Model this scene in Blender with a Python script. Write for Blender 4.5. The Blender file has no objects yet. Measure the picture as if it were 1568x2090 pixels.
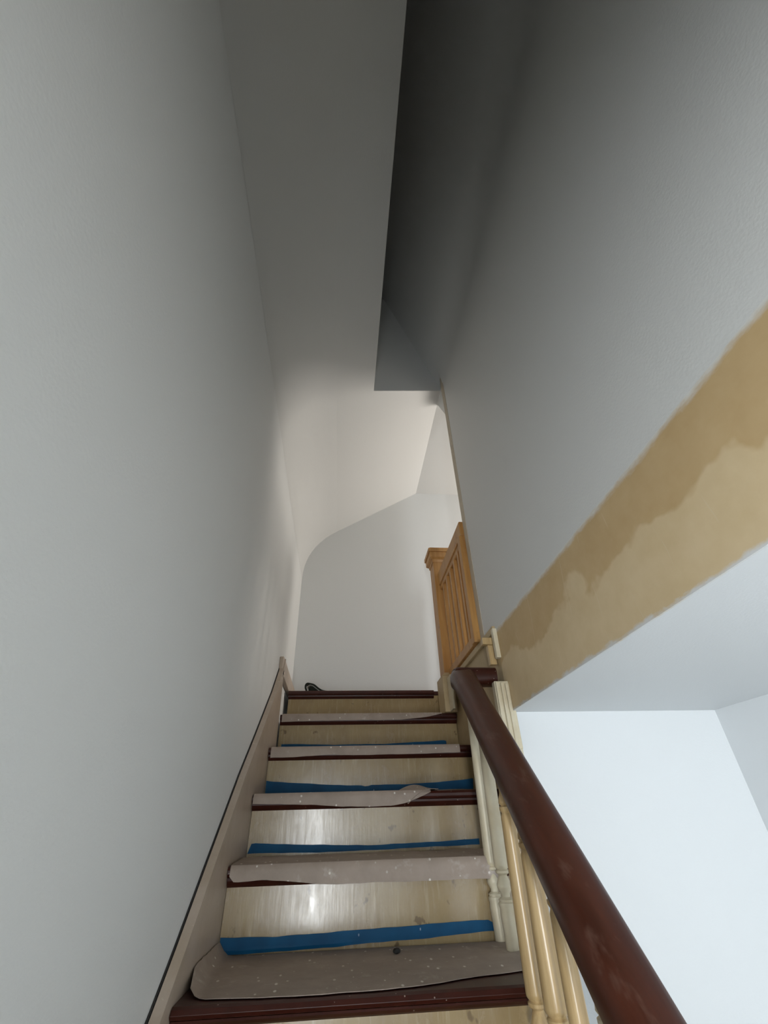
import bpy, bmesh, math, random
from mathutils import Vector, Matrix
random.seed(7)
S = bpy.context.scene
C = S.collection

# ------------------------------------------------------------------ camera
F_PX, PITCH, YAW, ROLL = 886.62, 0.622841, 0.105937, -0.031371
cy, sy, cp, sp = math.cos(YAW), math.sin(YAW), math.cos(PITCH), math.sin(PITCH)
fw = Vector((sy * cp, cy * cp, sp)); rt = Vector((cy, -sy, 0)); up = rt.cross(fw)
r2 = rt * math.cos(ROLL) + up * math.sin(ROLL); u2 = -rt * math.sin(ROLL) + up * math.cos(ROLL)
cam = bpy.data.cameras.new('camera'); cam.sensor_fit = 'HORIZONTAL'; cam.sensor_width = 36
cam.lens = F_PX / 1568 * 36; cam.clip_start = .01
co = bpy.data.objects.new('camera', cam); C.objects.link(co)
M = Matrix((r2, u2, -fw)).transposed().to_4x4(); co.matrix_world = M
S.camera = co
S.view_settings.view_transform = 'Standard'; S.view_settings.look = 'None'
S.view_settings.gamma = 1; S.view_settings.use_curve_mapping = False
S.view_settings.exposure = 0.17

# ------------------------------------------------------------------ world and light
w = bpy.data.worlds.new('world'); S.world = w; w.use_nodes = True
w.node_tree.nodes['Background'].inputs[0].default_value = (.75, .82, .9, 1)
w.node_tree.nodes['Background'].inputs[1].default_value = .25
def area(name, loc, target, sx, sy_, power, col):
    l = bpy.data.lights.new(name, 'AREA'); l.shape = 'RECTANGLE'; l.size = sx; l.size_y = sy_
    l.energy = power; l.color = col
    o = bpy.data.objects.new(name, l); C.objects.link(o); o.location = loc
    o.rotation_euler = (Vector(target) - Vector(loc)).to_track_quat('-Z', 'Y').to_euler()
    return o
YR_L = -1.58
# daylight through the glass of the entrance behind the photographer
area('daylight_entrance_left', (-.20, YR_L, -.30), (2.2, 0, .10), .26, 1.15, 74, (.92, .965, 1)).data.spread = math.radians(128)
area('daylight_entrance_right', (.85, YR_L, -.35), (.85, 0, -.3), .62, 1.1, 6, (.88, .95, 1))
# daylight from the window at the right end of the upper hall, and from the room alongside the stairwell
area('daylight_hall_end', (2.40, 2.70, 1.60), (0.3, 2.72, 2.1), .7, 1.0, 32, (1, .93, .86))
area('daylight_side_room', (1.0, .35, 1.45), (.9, 3, 1.3), .25, 1.0, 9, (.90, .95, 1))

# ------------------------------------------------------------------ materials
def mat(name, col, rough=.6, metal=0, spec=.5, build=None):
    m = bpy.data.materials.new(name); m.use_nodes = True
    nt = m.node_tree; b = nt.nodes['Principled BSDF']
    b.inputs['Base Color'].default_value = (*col, 1); b.inputs['Roughness'].default_value = rough
    b.inputs['Metallic'].default_value = metal; b.inputs['Specular IOR Level'].default_value = spec
    if build: build(nt, b)
    return m
def N(nt, t, **k):
    n = nt.nodes.new(t)
    for a, v in k.items(): setattr(n, a, v)
    return n
def coord(nt, scale=(1, 1, 1), loc=(0, 0, 0)):
    t = N(nt, 'ShaderNodeTexCoord'); m = N(nt, 'ShaderNodeMapping')
    m.inputs['Scale'].default_value = scale; m.inputs['Location'].default_value = loc
    nt.links.new(t.outputs['Object'], m.inputs[0]); return m.outputs[0]
def noise(nt, v, sc, det=4, rough=.5):
    n = N(nt, 'ShaderNodeTexNoise'); n.inputs['Scale'].default_value = sc
    n.inputs['Detail'].default_value = det; n.inputs['Roughness'].default_value = rough
    nt.links.new(v, n.inputs['Vector']); return n.outputs['Fac']
def ramp(nt, f, pts):
    r = N(nt, 'ShaderNodeValToRGB'); e = r.color_ramp.elements
    while len(e) < len(pts): e.new(.5)
    for i, (p, c) in enumerate(pts):
        e[i].position = p; e[i].color = (*c, 1) if len(c) == 3 else c
    nt.links.new(f, r.inputs[0]); return r.outputs[0]
def mix(nt, f, a, b):
    m = N(nt, 'ShaderNodeMix', data_type='RGBA')
    for s, v in ((m.inputs[0], f), (m.inputs[6], a), (m.inputs[7], b)):
        if isinstance(v, (float, int)): s.default_value = v
        elif isinstance(v, tuple): s.default_value = (*v, 1)
        else: nt.links.new(v, s)
    return m.outputs[2]
def mth(nt, op, a, b=0.0, clamp=False):
    m = N(nt, 'ShaderNodeMath', operation=op); m.use_clamp = clamp
    for s, v in ((m.inputs[0], a), (m.inputs[1], b)):
        if isinstance(v, (float, int)): s.default_value = v
        else: nt.links.new(v, s)
    return m.outputs[0]
def bump(nt, b, h, st, dist=.002):
    n = N(nt, 'ShaderNodeBump'); n.inputs['Strength'].default_value = st; n.inputs['Distance'].default_value = dist
    nt.links.new(h, n.inputs['Height']); nt.links.new(n.outputs[0], b.inputs['Normal'])
K0, K1 = (0, 0, 0), (1, 1, 1)

def b_wall(nt, b):
    v = coord(nt)
    bump(nt, b, mth(nt, 'ADD', noise(nt, v, 160, 3), mth(nt, 'MULTIPLY', noise(nt, coord(nt, (1, .35, 1)), 22, 3), .6)), .28, .0015)
def mwall(name, c, rough=.55): return mat(name, c, rough, spec=.3, build=b_wall)
WALL = mwall('white_wall_paint', (.63, .635, .62))
WALLC = mwall('cool_white_wall_paint', (.69, .715, .73), .5)
CEIL = mwall('white_ceiling_paint', (.58, .58, .56))

def b_riser(nt, b):
    v = coord(nt)
    n1 = noise(nt, coord(nt, (1, 1, .6)), 9, 5, .6)
    c = mix(nt, ramp(nt, n1, [(.35, K0), (.75, K1)]), (.33, .245, .125), (.255, .175, .08))
    spots = ramp(nt, noise(nt, coord(nt, (1, 1, .8), (3, 0, 1)), 24, 3, .6), [(.66, K0), (.71, K1)])
    c = mix(nt, mth(nt, 'MULTIPLY', spots, .65), c, (.10, .06, .03))
    streak = ramp(nt, noise(nt, coord(nt, (60, 1, 5), (1, 0, 0)), 1.5, 4, .7), [(.55, K0), (.75, K1)])
    c = mix(nt, mth(nt, 'MULTIPLY', streak, .25), c, (.70, .62, .45))
    nt.links.new(c, b.inputs['Base Color'])
    b.inputs['Coat Weight'].default_value = .35
    nt.links.new(ramp(nt, noise(nt, coord(nt, (5, 1, 2)), 7, 5, .7), [(.35, (.10,) * 3), (.65, (.34,) * 3)]), b.inputs['Coat Roughness'])
    r = ramp(nt, n1, [(.3, (.17,) * 3), (.7, (.30,) * 3)]); nt.links.new(r, b.inputs['Roughness'])
    bump(nt, b, mth(nt, 'ADD', noise(nt, coord(nt, (40, 1, 4)), 2, 4), noise(nt, v, 22, 3)), .22, .0015)
RISER = mat('glossy_cream_paint', (.55, .43, .24), .3, build=b_riser)

def b_stain(nt, b):
    n1 = noise(nt, coord(nt, (1, 1, 1)), 14, 5, .7)
    c = mix(nt, ramp(nt, n1, [(.35, K0), (.7, K1)]), (.030, .006, .003), (.050, .010, .005))
    fl = N(nt, 'ShaderNodeTexVoronoi'); fl.inputs['Scale'].default_value = 42; nt.links.new(coord(nt), fl.inputs['Vector'])
    spk = ramp(nt, fl.outputs['Distance'], [(.05, K1), (.075, K0)])
    c = mix(nt, mth(nt, 'MULTIPLY', spk, .6), c, (.5, .42, .36))
    nt.links.new(c, b.inputs['Base Color'])
STAIN = mat('dark_red_brown_stained_wood', (.06, .012, .006), .40, spec=.35, build=b_stain)

def b_rail(nt, b):
    n0 = noise(nt, coord(nt, (9, 1.2, 2)), 3, 5, .7)
    c = mix(nt, ramp(nt, n0, [(.3, K0), (.75, K1)]), (.038, .009, .004), (.072, .018, .008))
    worn = ramp(nt, noise(nt, coord(nt, (5, 2, 2), (2, .5, 0)), 4, 4, .7), [(.60, K0), (.74, K1)])
    c = mix(nt, mth(nt, 'MULTIPLY', worn, .3), c, (.20, .13, .10))
    nt.links.new(c, b.inputs['Base Color'])
    r = ramp(nt, n0, [(.3, (.30,) * 3), (.7, (.5,) * 3)]); nt.links.new(r, b.inputs['Roughness'])
RAIL = mat('worn_mahogany_rail', (.09, .02, .012), .38, spec=.35, build=b_rail)

def b_pine(nt, b):
    n0 = noise(nt, coord(nt, (26, 26, 1.6)), 2.2, 4, .6)
    c = mix(nt, ramp(nt, n0, [(.3, K0), (.72, K1)]), (.50, .27, .085), (.34, .155, .042))
    kn = N(nt, 'ShaderNodeTexVoronoi'); kn.inputs['Scale'].default_value = 7; nt.links.new(coord(nt), kn.inputs['Vector'])
    c = mix(nt, ramp(nt, kn.outputs['Distance'], [(.03, K1), (.06, K0)]), c, (.08, .03, .01))
    nt.links.new(c, b.inputs['Base Color'])
PINE = mat('golden_pine', (.45, .25, .09), .42, build=b_pine)

def b_bare(nt, b):
    n0 = noise(nt, coord(nt, (60, 60, 2)), 2, 4, .6)
    c = mix(nt, ramp(nt, n0, [(.3, K0), (.75, K1)]), (.54, .39, .20), (.38, .25, .11))
    nt.links.new(c, b.inputs['Base Color'])
BARE = mat('varnished_natural_wood', (.55, .4, .2), .28, build=b_bare)

def b_cream(nt, b):
    n0 = noise(nt, coord(nt), 12, 5, .6)
    c = mix(nt, ramp(nt, n0, [(.35, K0), (.75, K1)]), (.62, .56, .42), (.54, .46, .31))
    nt.links.new(c, b.inputs['Base Color'])
CREAM = mat('cream_painted_wood', (.6, .53, .38), .38, build=b_cream)

def b_string(nt, b):
    n0 = noise(nt, coord(nt, (1, 1, 1)), 7, 5, .65)
    c = mix(nt, ramp(nt, n0, [(.35, K0), (.75, K1)]), (.44, .36, .29), (.36, .28, .20))
    wear = ramp(nt, noise(nt, coord(nt, (1, 1, 1), (4, 2, 1)), 34, 3, .7), [(.64, K0), (.72, K1)])
    c = mix(nt, mth(nt, 'MULTIPLY', wear, .45), c, (.62, .54, .44))
    nt.links.new(c, b.inputs['Base Color'])
STRING = mat('taupe_painted_board', (.4, .32, .25), .42, build=b_string)

def b_paper(nt, b):
    n0 = noise(nt, coord(nt), 10, 5, .65)
    c = mix(nt, ramp(nt, n0, [(.35, K0), (.75, K1)]), (.35, .28, .23), (.26, .205, .165))
    fl = N(nt, 'ShaderNodeTexVoronoi'); fl.inputs['Scale'].default_value = 38
    nt.links.new(coord(nt, (1, .55, 1)), fl.inputs['Vector'])
    spk = ramp(nt, fl.outputs['Distance'], [(.10, K1), (.15, K0)])
    pm = ramp(nt, noise(nt, coord(nt, loc=(1, 1, 1)), 5, 3), [(.36, K0), (.48, K1)])
    c = mix(nt, mth(nt, 'MULTIPLY', spk, pm), c, (.68, .63, .57))
    big = ramp(nt, noise(nt, coord(nt, (1, 1, 1), (5, 3, 0)), 13, 4, .7), [(.60, K0), (.72, K1)])
    c = mix(nt, mth(nt, 'MULTIPLY', big, .4), c, (.60, .54, .48))
    nt.links.new(c, b.inputs['Base Color'])
    bump(nt, b, noise(nt, coord(nt), 26, 4), .5, .003)
PAPER = mat('rosin_floor_paper', (.36, .29, .24), .62, build=b_paper)

def b_tape(nt, b):
    fl = N(nt, 'ShaderNodeTexVoronoi'); fl.inputs['Scale'].default_value = 34
    nt.links.new(coord(nt, (1, 1, .6)), fl.inputs['Vector'])
    spk = ramp(nt, fl.outputs['Distance'], [(.05, K1), (.075, K0)])
    c = mix(nt, ramp(nt, noise(nt, coord(nt), 16, 3), [(.3, K0), (.7, K1)]), (.002, .055, .135), (.003, .080, .185))
    c = mix(nt, mth(nt, 'MULTIPLY', spk, .5), c, (.45, .55, .6)); nt.links.new(c, b.inputs['Base Color'])
    bump(nt, b, noise(nt, coord(nt, (1, 1, 1)), 40, 2), .3, .001)
TAPE = mat('blue_masking_tape', (.01, .1, .26), .55, spec=.2, build=b_tape)

def b_tan(nt, b):
    t = N(nt, 'ShaderNodeTexCoord'); s = N(nt, 'ShaderNodeSeparateXYZ'); nt.links.new(t.outputs['Object'], s.inputs[0])
    y, z = s.outputs['Y'], s.outputs['Z']
    n0 = noise(nt, coord(nt, (1, .8, 1)), 4.6, 4, .5)
    lim = mth(nt, 'ADD', z, mth(nt, 'MULTIPLY', mth(nt, 'SUBTRACT', n0, .5), .42))
    dark = ramp(nt, lim, [(.470, K0), (.487, K1)])
    n1 = ramp(nt, noise(nt, coord(nt, (1, 1, 1), (7, 1, 0)), 15, 4, .6), [(.3, K0), (.75, K1)])
    light = mix(nt, n1, (.66, .52, .32), (.60, .46, .265)); dk = mix(nt, n1, (.54, .39, .205), (.49, .34, .165))
    c = mix(nt, dark, light, dk)
    # pale scraped lines running up the band
    yy = mth(nt, 'ADD', mth(nt, 'MULTIPLY', y, 7.3), mth(nt, 'MULTIPLY', noise(nt, coord(nt), 2.5, 2), 1.2))
    ln = ramp(nt, mth(nt, 'FRACT', yy), [(.0, K0), (.487, K0), (.5, K1), (.513, K0)])
    gate = ramp(nt, noise(nt, coord(nt, loc=(2, 5, 1)), 9, 2), [(.47, K0), (.56, K1)])
    c = mix(nt, mth(nt, 'MULTIPLY', mth(nt, 'MULTIPLY', ln, gate), .5), c, (.66, .55, .38))
    # feathered white paint brushed over both long edges
    e1 = mth(nt, 'ADD', z, mth(nt, 'MULTIPLY', mth(nt, 'SUBTRACT', noise(nt, coord(nt, (1, 1, 3), (3, 0, 0)), 17, 5, .7), .5), .035))
    c = mix(nt, ramp(nt, e1, [(.622, K0), (.640, K1)]), c, (.66, .66, .63))
    c = mix(nt, ramp(nt, e1, [(.327, K1), (.336, K0)]), c, (.66, .67, .67))
    nt.links.new(c, b.inputs['Base Color'])
    bump(nt, b, noise(nt, coord(nt), 30, 4), .25, .002)
TAN = mat('old_tan_paint_band', (.5, .38, .2), .6, build=b_tan)
def b_tan2(nt, b):
    c = mix(nt, ramp(nt, noise(nt, coord(nt), 9, 4, .6), [(.3, K0), (.75, K1)]), (.46, .35, .20), (.38, .28, .145))
    nt.links.new(c, b.inputs['Base Color'])
TANP = mat('aged_tan_panel_paint', (.44, .33, .19), .5, build=b_tan2)
def b_strip(nt, b):
    n0 = noise(nt, coord(nt, (8, 8, 1)), 6, 4, .6)
    c = mix(nt, ramp(nt, n0, [(.3, K0), (.75, K1)]), (.52, .46, .36), (.44, .37, .28))
    g = ramp(nt, noise(nt, coord(nt, (1, 30, 1.5), (0, 0, 4.3)), 5, 4, .6), [(.60, K0), (.64, K1)])
    t = N(nt, 'ShaderNodeTexCoord'); s = N(nt, 'ShaderNodeSeparateXYZ'); nt.links.new(t.outputs['Object'], s.inputs[0])
    band = ramp(nt, mth(nt, 'MULTIPLY', s.outputs['Z'], .3), [(.0, K0), (.522, K0), (.530, K1), (.618, K1), (.630, K0)])
    c = mix(nt, mth(nt, 'MULTIPLY', g, band), c, (.02, .015, .012))
    nt.links.new(c, b.inputs['Base Color'])
STRIP = mat('bare_plaster_edge', (.4, .36, .3), .7, build=b_strip)
DARK = mat('dark_green_metal', (.014, .018, .012), .3, .6)
STEEL = mat('worn_steel', (.5, .5, .46), .3, .9)
BLACK = mat('black_scrap', (.008, .007, .006), .7)
GAP_SHADE = mat('gap_shade_black', (.02, .018, .016), .8)  # near-black colour standing in for shade behind the stringer

# ------------------------------------------------------------------ helpers
def obj(name, bm, m, parent=None, smooth=False):
    me = bpy.data.meshes.new(name); bmesh.ops.recalc_face_normals(bm, faces=bm.faces); bm.to_mesh(me); bm.free()
    me.materials.append(m)
    if smooth:
        for p in me.polygons: p.use_smooth = True
        try: me.set_sharp_from_angle(angle=math.radians(40))
        except Exception: pass
    o = bpy.data.objects.new(name, me); C.objects.link(o)
    if parent: o.parent = parent
    return o
def thing(name, label, cat, group=None, loc=(0, 0, 0)):
    o = bpy.data.objects.new(name, None); C.objects.link(o); o.empty_display_size = .05
    o['label'] = label; o['category'] = cat
    if group: o['group'] = group
    return o
def tag(o, label, cat, group=None):
    o['label'] = label; o['category'] = cat
    if group: o['group'] = group
    return o
def struct(name, bm, m, smooth=False):
    o = obj(name, bm, m, smooth=smooth); o['kind'] = 'structure'; return o
def addbox(bm, x0, x1, y0, y1, z0, z1):
    vs = [bm.verts.new((x, y, z)) for x in (x0, x1) for y in (y0, y1) for z in (z0, z1)]
    for f in ((0, 1, 3, 2), (4, 6, 7, 5), (0, 4, 5, 1), (2, 3, 7, 6), (0, 2, 6, 4), (1, 5, 7, 3)):
        bm.faces.new([vs[i] for i in f])
    return bm
def box(x0, x1, y0, y1, z0, z1, bev=0, seg=2):
    bm = addbox(bmesh.new(), x0, x1, y0, y1, z0, z1)
    if bev: bmesh.ops.bevel(bm, geom=bm.edges[:], offset=bev, segments=seg, affect='EDGES', profile=.5)
    return bm
def prism(pts, axis, a, b, bm=None):
    """outline pts (2D) extruded along axis from a to b"""
    bm = bm or bmesh.new()
    def P(p, t):
        return {'x': (t, p[0], p[1]), 'y': (p[0], t, p[1]), 'z': (p[0], p[1], t)}[axis]
    A = [bm.verts.new(P(p, a)) for p in pts]; B = [bm.verts.new(P(p, b)) for p in pts]
    n = len(pts); bm.faces.new(A); bm.faces.new(B[::-1])
    for i in range(n): bm.faces.new((A[i], A[(i + 1) % n], B[(i + 1) % n], B[i]))
    return bm
def lathe(prof, x, y, segs=28, bm=None):
    bm = bm or bmesh.new(); rings = []
    for r, z in prof:
        rings.append([bm.verts.new((x + r * math.cos(t * 2 * math.pi / segs), y + r * math.sin(t * 2 * math.pi / segs), z)) for t in range(segs)])
    for a, b in zip(rings, rings[1:]):
        for i in range(segs): bm.faces.new((a[i], a[(i + 1) % segs], b[(i + 1) % segs], b[i]))
    bm.faces.new(rings[0][::-1]); bm.faces.new(rings[-1]); return bm
def sweep(path, prof, scales, bm=None):
    """profile (side, height) carried along a path, held upright"""
    bm = bm or bmesh.new(); rings = []
    n = len(path)
    for i, p in enumerate(path):
        p = Vector(p)
        t = (Vector(path[min(i + 1, n - 1)]) - Vector(path[max(i - 1, 0)])).normalized()
        side = t.cross(Vector((0, 0, 1)))
        side = side.normalized(); upv = side.cross(t).normalized(); s = scales[i]
        rings.append([bm.verts.new(p + side * a * s + upv * h * s) for a, h in prof])
    m = len(prof)
    for a, b in zip(rings, rings[1:]):
        for i in range(m): bm.faces.new((a[i], a[(i + 1) % m], b[(i + 1) % m], b[i]))
    bm.faces.new(rings[0][::-1]); bm.faces.new(rings[-1]); return bm
def sheet(grid, thick):
    bm = bmesh.new(); V = [[bm.verts.new(p) for p in row] for row in grid]
    for i in range(len(V) - 1):
        for j in range(len(V[0]) - 1): bm.faces.new((V[i][j], V[i][j + 1], V[i + 1][j + 1], V[i + 1][j]))
    bmesh.ops.recalc_face_normals(bm, faces=bm.faces[:])
    bmesh.ops.solidify(bm, geom=bm.faces[:], thickness=thick)
    return bm
def interp(tab, x):
    if x <= tab[0][0]: return tab[0][1]
    for (a, b), (c, d) in zip(tab, tab[1:]):
        if x <= c: return b + (d - b) * (x - a) / (c - a)
    return tab[-1][1]
def wob(x, s=0): return math.sin(x * 23 + s) * .5 + math.sin(x * 51 + s * 2.1) * .3 + math.sin(x * 97 + s * 3.3) * .2

# ------------------------------------------------------------------ measures
XW, XS, XR = -.337, -.314, .629             # left wall, stringer face, right wall plane
Y0, Z0, G, R = 1.394, -.3286, .27714, .19
FL = -1.442                                  # lower hall floor
TOP = .050                                   # tread top above its lowest moulding
LAND = Z0 + 5 * R + .045
YB, YE, YR = 3.15, 1.90, -1.62               # landing back wall, end of the right wall, wall behind the photographer
CZ, SL = 2.5, .626                           # flat ceiling height, fall of the sloping ceiling
def slope_z(x): return CZ - SL * (.64 - x)

# ------------------------------------------------------------------ setting
T = .1
struct('floor', box(XW - T, 1.6, YR - T, 1.75, FL - .1, FL), mat('pale_bounce_floor', (.34, .32, .28), .5))  # unseen floor, toned lighter to bounce light up to the ceiling
struct('wall_left', prism([(YR - T, FL - .1), (YB + T, FL - .1), (YB + T, slope_z(XW) + .25), (YR - T, slope_z(XW) + .25)], 'x', XW - T, XW), WALL)
bm = bmesh.new(); addbox(bm, XR, XR + .105, YR, YE, .640, 3.6); struct('wall_right', bm, WALL)
o = struct('trim_1', box(XR - .0005, XR + .004, YR, 1.70, .325, .640), TAN)
struct('trim_2', box(XR - .0015, XR + .02, YE - .055, YE + .001, .655, 2.545, .001, 1), STRIP)
struct('wall_stair', box(XR, XR + .09, 1.70, YB, FL, .634), TANP)
struct('wall_far', box(XW - T, 2.7, YB, YB + T, FL, 3.6), WALL)
# wall of the lower hall beyond the balusters, its right return and its ceiling with softly rounded plaster corners
struct('wall_lower_back', box(XR + .002, 1.6, 1.69, 1.70 + .09, FL, .40), WALLC)
def cove_pts(r=.035, n=6): return [(r - r * math.sin(i / n * math.pi / 2), r - r * math.cos(i / n * math.pi / 2)) for i in range(n + 1)]
struct('wall_lower_right', prism([(1.475, YR), (1.6, YR), (1.6, 1.70), (1.44, 1.70)] + [(1.475 - b, 1.69 - a) for a, b in cove_pts()], 'z', FL, .40), WALLC, True)
struct('ceiling_lower', box(XR + .004, 1.6, YR, 1.69, .325, .60), WALLC)
struct('ceiling_light_block', box(XW - T, XR + .003, YR, -.80, .325, .66), WALLC)  # unseen slab added to keep entrance daylight off the upper ceilings
struct('wall_behind', box(XW - T, 1.6, YR - T, YR, FL, 3.6), WALL)
# upper hall to the right of the landing
struct('floor_upper', box(XR + .11, 2.7, .2, YB, LAND - .2, LAND), STAIN)
struct('floor_landing', box(XS, XR + .11, 2.90, YB, LAND - .05, LAND), STAIN)
struct('wall_room_right', box(2.5, 2.6, .1, 1.9, .60, 3.0), WALL)
struct('wall_room_near', box(XR + .105, 2.7, .15, .25, .60, 3.0), WALL)
struct('wall_hall_end', box(2.5, 2.6, 1.90, YB, .60, 3.0), WALL)
struct('ceiling_room', box(XR + .105, 2.7, .15, 1.95, CZ, CZ + .12), CEIL)
struct('ceiling_hall', box(.64, 2.7, 1.89, YB + .05, CZ, CZ + .12), CEIL)
# sloping ceiling; in front of the line P1-P2 it is open up to the steep roof well
P1, P2 = (.146, 1.75), (.64, 1.965)
bm = bmesh.new()
def slab(outline, zf, t, bm):
    A = [bm.verts.new((x, y, zf(x))) for x, y in outline]; B = [bm.verts.new((x, y, zf(x) + t)) for x, y in outline]
    n = len(A); bm.faces.new(A); bm.faces.new(B[::-1])
    for i in range(n): bm.faces.new((A[i], A[(i + 1) % n], B[(i + 1) % n], B[i]))
slab([(XW - .02, YR), (P1[0], YR), P1, P2, (.64, YB + .02), (XW - .02, YB + .02)], slope_z, .10, bm)
struct('ceiling', bm, CEIL)
zs = lambda x: 2.545 + (XR - x) * 2.1
bm = bmesh.new()
P1f, P2f = (P1[0], P1[1] - .003), (P2[0], P2[1] - .003)
A = [(P1f[0], P1f[1], slope_z(P1[0])), (P2f[0], P2f[1], slope_z(P2[0])), (P2f[0], P2f[1], 3.8), (P1f[0], P1f[1], 3.8)]
f = [bm.verts.new(p) for p in A] + [bm.verts.new((x - .02, y + .05, z + .05)) for x, y, z in A]
for q in ((0, 1, 2, 3), (7, 6, 5, 4), (0, 4, 5, 1), (1, 5, 6, 2), (2, 6, 7, 3), (3, 7, 4, 0)): bm.faces.new([f[i] for i in q])
struct('wall_well_face', bm, WALL)
struct('wall_well_left', box(P1[0] - .1, P1[0], YR, P1[1], slope_z(P1[0]) + .06, 3.8), WALL)
bm = bmesh.new(); slab([(P1[0] - .1, YR), (XR + .1, YR), (XR + .1, 2.1), (P1[0] - .1, 2.1)], zs, .1, bm)
struct('ceiling_well', bm, WALL)
def cove(name, pa, pc, pb, y0, y1, m, n=10):
    pts = []
    for i in range(n + 1):
        t = i / n
        pts.append(tuple((1 - t) ** 2 * a + 2 * t * (1 - t) * c + t * t * b for a, c, b in zip(pa, pc, pb)))
    pts.append((pc[0] + (pc[0] - pts[n // 2][0]) * .2, pc[1] + (pc[1] - pts[n // 2][1]) * .2))
    bm = prism(pts, 'y', y0, y1); o = struct(name, bm, m, True); return o
zc = slope_z(XW)
cove('trim_4', (XW + .0005, zc - .30), (XW, zc), (XW + .26, slope_z(XW + .26) - .0005), YR, YB, CEIL)
zw = zs(XR)
cove('trim_5', (XR - .0005, zw - .14), (XR, zw), (XR - .055, zs(XR - .055) - .0005), YR, 1.86, WALL)
struct('baseboard_left', box(XW, XS, 2.42, YB, LAND, .757, .003, 1), STRING)
struct('baseboard_far', box(XW + .03, 2.4, YB - .014, YB, LAND, .735), STRING)

# ------------------------------------------------------------------ staircase
st = thing('staircase', 'flight of wooden stairs with dark brown treads and cream risers beside the left wall', 'staircase')
def nose(k):                                     # nosing front of tread k
    return 1.290 if k == 0 else Y0 + k * G
def ttop(k): return {0: -.283, 5: LAND}.get(k, Z0 + k * R + TOP)
def tbot(k): return Z0 + k * R + (.012 if k == 0 else 0)
XT = {0: .56, -1: .56}
for k in range(-6, 6):
    yf = nose(k); zt = ttop(k); x1 = XR - .002 if k > 0 else (.520 if k == 0 else .430)
    back = 2.90 if k == 5 else nose(k + 1) + .04
    th = .028 if k else .020
    # rounded nosing outline in (y, z)
    pts = [(back, zt), (yf + .012, zt), (yf + .004, zt - .003), (yf, zt - .010), (yf, zt - th + .009), (yf + .004, zt - th + .003), (yf + .012, zt - th), (back, zt - th)]
    if k == 5:
        lf = obj('tread', prism(pts, 'x', XS + .001, .57, prism([(1, 1)] * 0 or [(2.82, LAND), (2.90, LAND), (2.90, LAND - .02), (2.82, LAND - .02)], 'x', .57, XR + .1)), STAIN, st)
    else:
        lf = obj('tread', prism(pts, 'x', XS + .001, x1), STAIN, st)
    zb = tbot(k); h = zt - th - zb
    cv = [(yf + .030, zt - th), (yf + .010, zt - th), (yf + .011, zt - th - h * .3), (yf + .017, zt - th - h * .7), (yf + .024, zb), (yf + .030, zb)]
    obj('cove_moulding', prism(cv, 'x', XS + .001, x1 if k != 5 else .57), STAIN, lf)
    zlo = ttop(k - 1) if k > -6 else FL
    obj('riser', box(XS + .001, x1, yf + .026, yf + .046, zlo - .01, zt - th), RISER, st)
# wall stringer with a worn upper edge and a black strip painting the shade in its gap to the wall
top_line = [(-.35, -1.20), (.60, -.72), (.95, -.47), (1.225, -.279), (1.327, -.198), (1.46, -.085), (1.605, .035), (1.731, .140), (1.947, .300), (2.246, .530), (2.42, .690), (2.475, .757)]
low = [(2.475, .20), (-.10, -1.44), (-.35, -1.44)]
bm = prism(top_line + low, 'x', XW + .006, XS)
obj('stringer', bm, STRING, st)
cap = bmesh.new()
cp_ = [(y, z, 0) for y, z in top_line]
for (y0, z0), (y1, z1) in zip(top_line, top_line[1:]):
    prism([(y0, z0 - .016), (y1, z1 - .016), (y1, z1 + .002), (y0, z0 + .002)], 'x', XW + .006, XS + .004, cap)
obj('stringer_cap', cap, STRING, st)
gp = prism([(y, z + .004) for y, z in top_line] + [(2.4, .4), (-.35, -1.4)], 'x', XW + .0005, XW + .004)
obj('gap_shade_strip', gp, GAP_SHADE, st)['label'] = 'black strip painting the shade between stringer and wall'
# open side string under the treads by the balusters
obj('outer_string', prism([(-.25, -1.44), (1.26, -.50), (1.26, -.75), (.15, -1.44)], 'x', .416, .430), CREAM, st)

# ------------------------------------------------------------------ stair railing
def railx(y): return .474 - .11 * max(0, 1.6 - y)
rl = thing('stair_railing', 'dark mahogany handrail on turned cream and natural wood balusters at right of the stairs', 'railing')
prof = []
for i in range(24):
    a = i / 24 * 2 * math.pi
    ca, sa = math.cos(a), math.sin(a)
    prof.append((.052 * math.copysign(abs(ca) ** .6, ca), .040 * math.copysign(abs(sa) ** .7, sa)))
def rpt(t): return (.391 + (.462 - .391) * t, .786 + (1.640 - .786) * t, -.212 + (.406 + .212) * t)
path = [rpt(t) for t in (-1.1, -.6, -.2, 0, .2, .4, .6, .8, .93, 1.0)]
sc = [.84, .85, .86, .87, .87, .86, .86, .86, .87, .88]
path += [(.468, 1.685, .436), (.476, 1.725, .454), (.486, 1.780, .460)]; sc += [.90, .94, .96]
obj('handrail', sweep(path, prof, sc), RAIL, rl, True)
ret = [(.444, 1.742, .462), (.454, 1.742, .463), (.50, 1.742, .463), (.604, 1.742, .463)]
obj('rail_return', sweep(ret, [(a * .9, b * .86) for a, b in prof], [.86, 1, .98, .96]), STAIN, rl, True)  # darker than the handrail: the return's shadow is put into its colour
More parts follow.
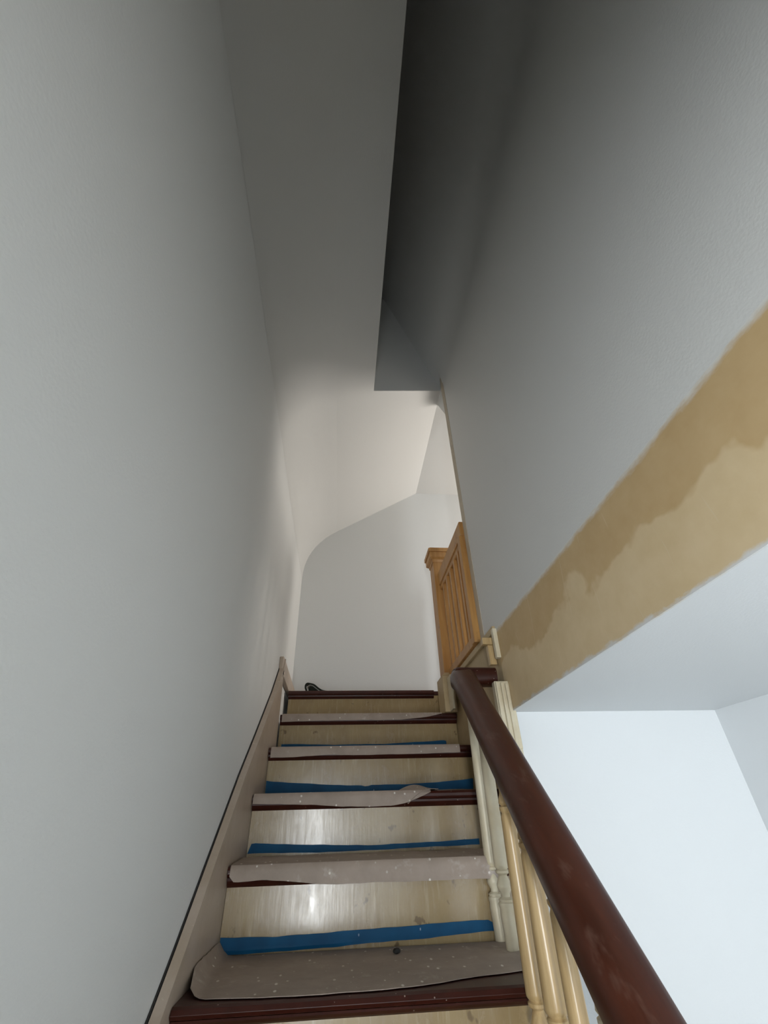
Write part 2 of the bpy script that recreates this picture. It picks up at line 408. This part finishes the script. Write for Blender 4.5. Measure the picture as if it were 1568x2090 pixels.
def baluster(y, zb, mats, x=None, r=.0185):
    x = railx(y) if x is None else x
    t = (y - .786) / (1.64 - .786); zr = -.212 + .618 * t          # rail centre height here
    zt = zr - .012
    lo = zb + .165                                                  # collar at the foot of the long shaft
    hi = zt - .10                                                   # ring under the rail
    P = [(.0165, zb), (.0175, zb + .03), (.0205, zb + .075), (.0195, zb + .088), (.0215, zb + .094), (.0215, zb + .099), (.0180, zb + .102), (.0205, zb + .107),
         (.0120, zb + .112), (.0115, zb + .118), (.0190, zb + .130), (.0200, zb + .138), (.0150, zb + .150), (.0110, zb + .158), (.0180, lo - .002), (.0185, lo + .003), (.0150, lo + .006), (.0195, lo + .012)]
    n = 8
    for i in range(n + 1):
        s = i / n; P.append(((.0198 - .0030 * s), lo + .016 + (hi - lo - .03) * s))
    P += [(.0135, hi - .006), (.0175, hi), (.0178, hi + .006), (.0130, hi + .009), (.0175, hi + .014), (.0165, hi + .022), (.0120, hi + .036), (.0125, zt - .02), (.0120, zt + .01)]
    k = r / .0185
    return obj('baluster', lathe([(a * k, z) for a, z in P], x, y), mats, rl, True)
for x, y, zb, m, lab, r in (
    (.474, 1.678, ttop(0), CREAM, 'cream painted baluster', .0170), (.470, 1.558, ttop(0), CREAM, 'cream painted baluster', .0190),
    (.414, 1.262, ttop(-1), BARE, 'natural wood baluster', .0185), (.418, 1.168, ttop(-1), BARE, 'natural wood baluster', .0205),
    (.413, 1.055, ttop(-2), BARE, 'natural wood baluster', .0172), (.397, .90, ttop(-2), CREAM, 'cream painted baluster', .0170),
    (.383, .77, ttop(-3), CREAM, 'cream painted baluster', .0170), (.366, .62, ttop(-3), CREAM, 'cream painted baluster', .0170)):
    baluster(y, zb, m, x=x, r=r)['label'] = lab

# fluted half post on the corner of the lower wall, its upper batten and the small blocks
pl = thing('half_newel_post', 'cream fluted half post on the wall corner where the dark handrail ends', 'post')
zA, zT = ttop(1), .430
bm = box(.575, .640, 1.665, 1.698, zA, zT, .004)
core = obj('post_core', bm, CREAM, pl)
for i, (a, b) in enumerate(((.578, .592), (.597, .609), (.614, .628))):
    obj('flute', box(a, b, 1.656, 1.668, zA + .02, zT - .003 * (i + 1), .004), CREAM, core)
obj('side_board', box(.600, .640, 1.662, 1.69, .20, .33, .003), CREAM, pl)
tag(obj('batten', box(.612, .630, 1.685, 1.712, .525, .645, .003), CREAM), 'short cream vertical batten at the lower left corner of the tan band', 'batten')
wb = thing('wood_bracket', 'small raw pine block and stub above the dark end of the handrail', 'bracket')
obj('block', box(.575, .632, 1.722, 1.75, .590, .618, .002), BARE, wb)
obj('stub', box(.598, .626, 1.735, 1.76, .512, .590, .002), BARE, wb)
struct('trim_3', box(XR - .012, XR + .004, 1.70, 2.52, .632, .660, .003), TANP)

# ------------------------------------------------------------------ landing railing
lr = thing('landing_railing', 'golden pine newel post, level rail and slats guarding the upper landing', 'railing')
nx0, nx1, ny0 = .583, .697, 2.50; cx, cyn = (nx0 + nx1) / 2, ny0 + .057
npst = obj('newel_post', box(nx0, nx1, ny0, ny0 + .114, .690, 1.44, .003), PINE, lr)
obj('newel_base', box(nx0 - .020, nx1 + .02, ny0 - .02, ny0 + .134, ttop(4), .672, .003), TANP, npst)
bm = bmesh.new()
def frus(h0, h1, z0, z1):
    A = [bm.verts.new((cx + a * h0, cyn + b * h0, z0)) for a, b in ((-1, -1), (1, -1), (1, 1), (-1, 1))]
    B = [bm.verts.new((cx + a * h1, cyn + b * h1, z1)) for a, b in ((-1, -1), (1, -1), (1, 1), (-1, 1))]
    bm.faces.new(A[::-1]); bm.faces.new(B)
    for i in range(4): bm.faces.new((A[i], A[(i + 1) % 4], B[(i + 1) % 4], B[i]))
frus(.077, .057, .672, .692); obj('base_chamfer', bm, TANP, npst)
bm = bmesh.new()
frus(.060, .064, 1.405, 1.425); frus(.066, .078, 1.425, 1.437); frus(.078, .078, 1.437, 1.475); frus(.085, .085, 1.475, 1.500); frus(.078, .074, 1.500, 1.510)
obj('newel_cap', bm, PINE, npst)
trl = obj('top_rail', box(.606, .655, YE + .0, ny0 + .003, 1.235, 1.325, .006), PINE, lr)
obj('rail_moulding', box(.614, .650, YE + .0, ny0 + .003, 1.205, 1.237, .004), PINE, trl)
obj('bottom_rail', box(.610, .652, YE + .0, ny0 + .003, .668, .712, .004), PINE, lr)
obj('wall_post', box(.598, .66, YE + .002, YE + .05, .662, 1.235, .003), PINE, lr)
for i in range(5):
    y = 2.015 + i * .098
    obj('slat', box(.612, .642, y, y + .030, .708, 1.21, .003), PINE, lr)
obj('filler_strip', box(.588, .600, 2.40, 2.478, ttop(4), .655, .002), CREAM, lr)['label'] = 'pale strip beside newel base'

# ------------------------------------------------------------------ floor paper on the treads
def paper(k, label, xl, xr, yend, drop, bulge=.004, yback=.0, curl=None, seed=0, nu=60):
    """yend(x): front limit on the tread or None; drop(x): how far it hangs over the nosing"""
    zt, yf, yb = ttop(k), nose(k), nose(k + 1) + .020
    rows = []
    for i in range(nu + 1):
        x = xl + (xr - xl) * i / nu
        path = []
        d = drop(x)
        if d <= 0:
            ye = yend(x)
            L = [(yb - (yb - ye) * j / 14, zt + .0025 + bulge * (.5 + .5 * wob(x * .6 + j * .11, seed)) * math.sin(j / 14 * math.pi) ** .5) for j in range(15)]
            L[-1] = (ye, zt + .0022)
        else:
            L = [(yb - (yb - yf - .008) * j / 8, zt + .0028 + bulge * (.6 + .4 * wob(x + j * .2, seed)) * math.sin((j + 1) / 9 * math.pi)) for j in range(9)]
            L += [(yf + .001, zt + .0015), (yf - .0035, zt - .004)]
            for j in range(1, 5): L.append((yf - .005 - .0022 * abs(wob(x, seed + j)), zt - .004 - (d - .004) * j / 4))
        if curl: L = curl(x, L)
        rows.append([((x if not isinstance(p, tuple) or len(p) < 3 else p[2]), p[0], p[1]) for p in L])
    ob = obj('floor_paper', sheet(rows, .0012), PAPER, None, True)
    return tag(ob, label, 'paper', 'protective papers on the stair treads')
# lowest tread in view: sheet stops short of the nosing, left edge turned up against the stringer
def curlA(x, L):
    t = max(0, (-.275 - x) / .036); s = max(0, (x - .49) / .03)
    return [(y, z + .028 * t * t + .012 * min(s, 1) ** 2) for y, z in L]
paper(0, 'brown speckled paper on the lowest tread in view, dark brown wood bare before it', -.311, .512,
      lambda x: interp([(-.311, 1.43), (-.302, 1.365), (-.26, 1.325), (-.18, 1.315), (-.074, 1.309), (.08, 1.310), (.16, 1.320), (.232, 1.338), (.32, 1.365), (.40, 1.378), (.46, 1.40), (.512, 1.46)], x) + .003 * wob(x),
      lambda x: 0, bulge=.006, curl=curlA)
paper(1, 'paper on the second tread in view, folded over its nosing with a ragged left end', -.305, .50, None,
      lambda x: interp([(-.305, .022), (-.29, .036), (-.20, .034), (-.10, .043), (.0, .050), (.2, .050), (.5, .052)], x) + .0015 * wob(x, 2), bulge=.012, seed=2)
# third: right part pulled back and curled
def curlC(x, L):
    t = max(0, min(1, (x - .235) / .13))
    if t <= 0: return L
    return L
paper(2, 'paper on the third tread in view, torn and curled up at its right end', -.309, .352, None,
      lambda x: interp([(-.309, .030), (-.10, .036), (.02, .0455), (.12, .047), (.20, .046), (.25, .040), (.30, .026), (.352, .006)], x) + .001 * wob(x, 4), bulge=.004, seed=4)
paper(3, 'paper on the fourth tread in view, cut straight at its right end', -.302, .553, None,
      lambda x: interp([(-.302, .042), (-.2, .040), (-.05, .034), (.1, .037), (.3, .036), (.553, .033)], x) + .001 * wob(x, 6), bulge=.004, seed=6)
paper(4, 'paper on the fifth tread in view, tapering to a point at its right end', -.302, .545, None,
      lambda x: interp([(-.302, .038), (0, .033), (.2, .034), (.32, .033), (.42, .026), (.48, .018), (.545, .004)], x) + .001 * wob(x, 8), bulge=.003, seed=8)
# curled flap of the third sheet
bm = bmesh.new(); g_ = []
zt, yf = ttop(2), nose(2)
for i in range(15):
    t = i / 14
    x = .262 + .12 * t
    row = []
    for j in range(7):
        s = j / 6
        lift = .024 * math.sin(math.pi * min(1, t * 1.05)) * (1 - .15 * s)
        row.append((x - .028 * s * (1 - t), yf - .008 + .10 * s, zt - .046 * (1 - t) ** 1.6 * (1 - s) + .004 + lift * (.35 + .65 * s)))
    g_.append(row)
fl = obj('paper_curl', sheet(g_, .0012), PAPER, None, True)
fl.parent = [o for o in C.objects if o.name.startswith('floor_paper') and 'third tread' in o.get('label', '')][0]

# ------------------------------------------------------------------ blue tape
def tape(k, label, top, bot, seed=0):
    """strip stuck on the riser above tread k-1; top and bot tables give its edges (x, z)"""
    y = nose(k) + .026 - .0022; zt = ttop(k - 1)
    x0, x1 = top[0][0], top[-1][0]; g = []
    for i in range(61):
        t = i / 60
        xt = x0 + (x1 - x0) * t; xb = bot[0][0] + (bot[-1][0] - bot[0][0]) * t
        a = interp(top, xt) + .0012 * wob(xt, seed); b = interp(bot, xb) + .0012 * wob(xb, seed + 5)
        row = []
        for j in range(6):
            s = j / 5; z = a + (b - a) * s; x = xt + (xb - xt) * s
            f = max(0, zt + .014 - z)
            row.append((x, y - f * .9, max(z, zt + .0055)))
        g.append(row)
    return tag(obj('masking_tape', sheet(g, .0007), TAPE, None, False), label, 'tape', 'blue tape strips at the foot of the risers')
tape(1, 'widest blue tape strip, across the foot of the lowest full riser', [(-.311, -.243), (-.165, -.248), (-.14, -.246), (.04, -.243), (.24, -.238), (.455, -.234), (.462, -.240)],
     [(-.311, -.277), (-.16, -.277), (.04, -.272), (.24, -.267), (.452, -.259), (.462, -.259)])
tape(2, 'long dark blue tape strip behind the ragged paper of the second tread', [(-.300, -.046), (-.29, -.044), (.0, -.057), (.15, -.060), (.3, -.058), (.525, -.052)],
     [(-.311, -.072), (0, -.076), (.15, -.074), (.525, -.069)], 2)
tape(3, 'blue tape strip wide at its left end, above the curled torn paper', [(-.311, .166), (-.29, .163), (-.05, .146), (.10, .141), (.125, .134), (.14, .141), (.30, .142), (.45, .146), (.605, .158)],
     [(-.311, .118), (0, .118), (.6, .118)], 4)
tape(4, 'thin blue tape sliver above the straight cut paper of the fourth tread', [(-.295, .345), (0, .338), (.25, .339), (.40, .345), (.555, .352), (.560, .349)],
     [(-.295, .306), (.2, .306), (.560, .306)], 6)

# ------------------------------------------------------------------ small things
bm = bmesh.new(); bmesh.ops.create_icosphere(bm, subdivisions=2, radius=.0085)
for v in bm.verts: v.co = Vector((v.co.x * 1.25, v.co.y * .9, v.co.z * .7)) * (1 + .25 * wob(v.co.x * 40 + v.co.z * 30))
c = obj('debris_crumb', bm, BLACK, None, True); c.location = (.165, 1.585, ttop(0) + .0125)
tag(c, 'small black crumb of debris lying on the paper of the lowest tread', 'debris')
# curved tool on the landing edge
tl = thing('curved_hand_tool', 'small dark curved metal tool lying on the landing at the top of the stairs', 'tool')
def strap(pts, w, t, m, name, y):
    g = [[(x, y, z), (x, y + w, z)] for x, z in pts]
    ob = obj(name, sheet(g, t), m, tl, True); return ob
ZL = LAND
def arc(pts, n=5):
    out = []
    for i in range(len(pts) - 1):
        p0, p1, p2, p3 = (Vector(pts[max(i - 1, 0)]), Vector(pts[i]), Vector(pts[i + 1]), Vector(pts[min(i + 2, len(pts) - 1)]))
        for k in range(n):
            t = k / n
            q = .5 * ((2 * p1) + (p2 - p0) * t + (2 * p0 - 5 * p1 + 4 * p2 - p3) * t * t + (3 * p1 - p0 - 3 * p2 + p3) * t ** 3)
            out.append((q.x, q.y))
    out.append(tuple(pts[-1])); return out
strap(arc([(-.213, ZL + .003), (-.222, ZL + .020), (-.222, ZL + .040), (-.212, ZL + .052), (-.195, ZL + .052), (-.165, ZL + .044), (-.135, ZL + .022), (-.105, ZL + .008), (-.05, ZL + .004)]), .040, .010, DARK, 'bent_bar', 2.815)
strap(arc([(-.205, ZL + .004), (-.210, ZL + .022), (-.200, ZL + .038), (-.180, ZL + .040), (-.155, ZL + .024), (-.130, ZL + .006)]), .030, .003, STEEL, 'inner_blade', 2.818)

obj('jaw', prism([(-.198, ZL + .002), (-.203, ZL + .026), (-.190, ZL + .036), (-.172, ZL + .034), (-.150, ZL + .018), (-.128, ZL + .002)], 'y', 2.83, 2.85), DARK, tl)
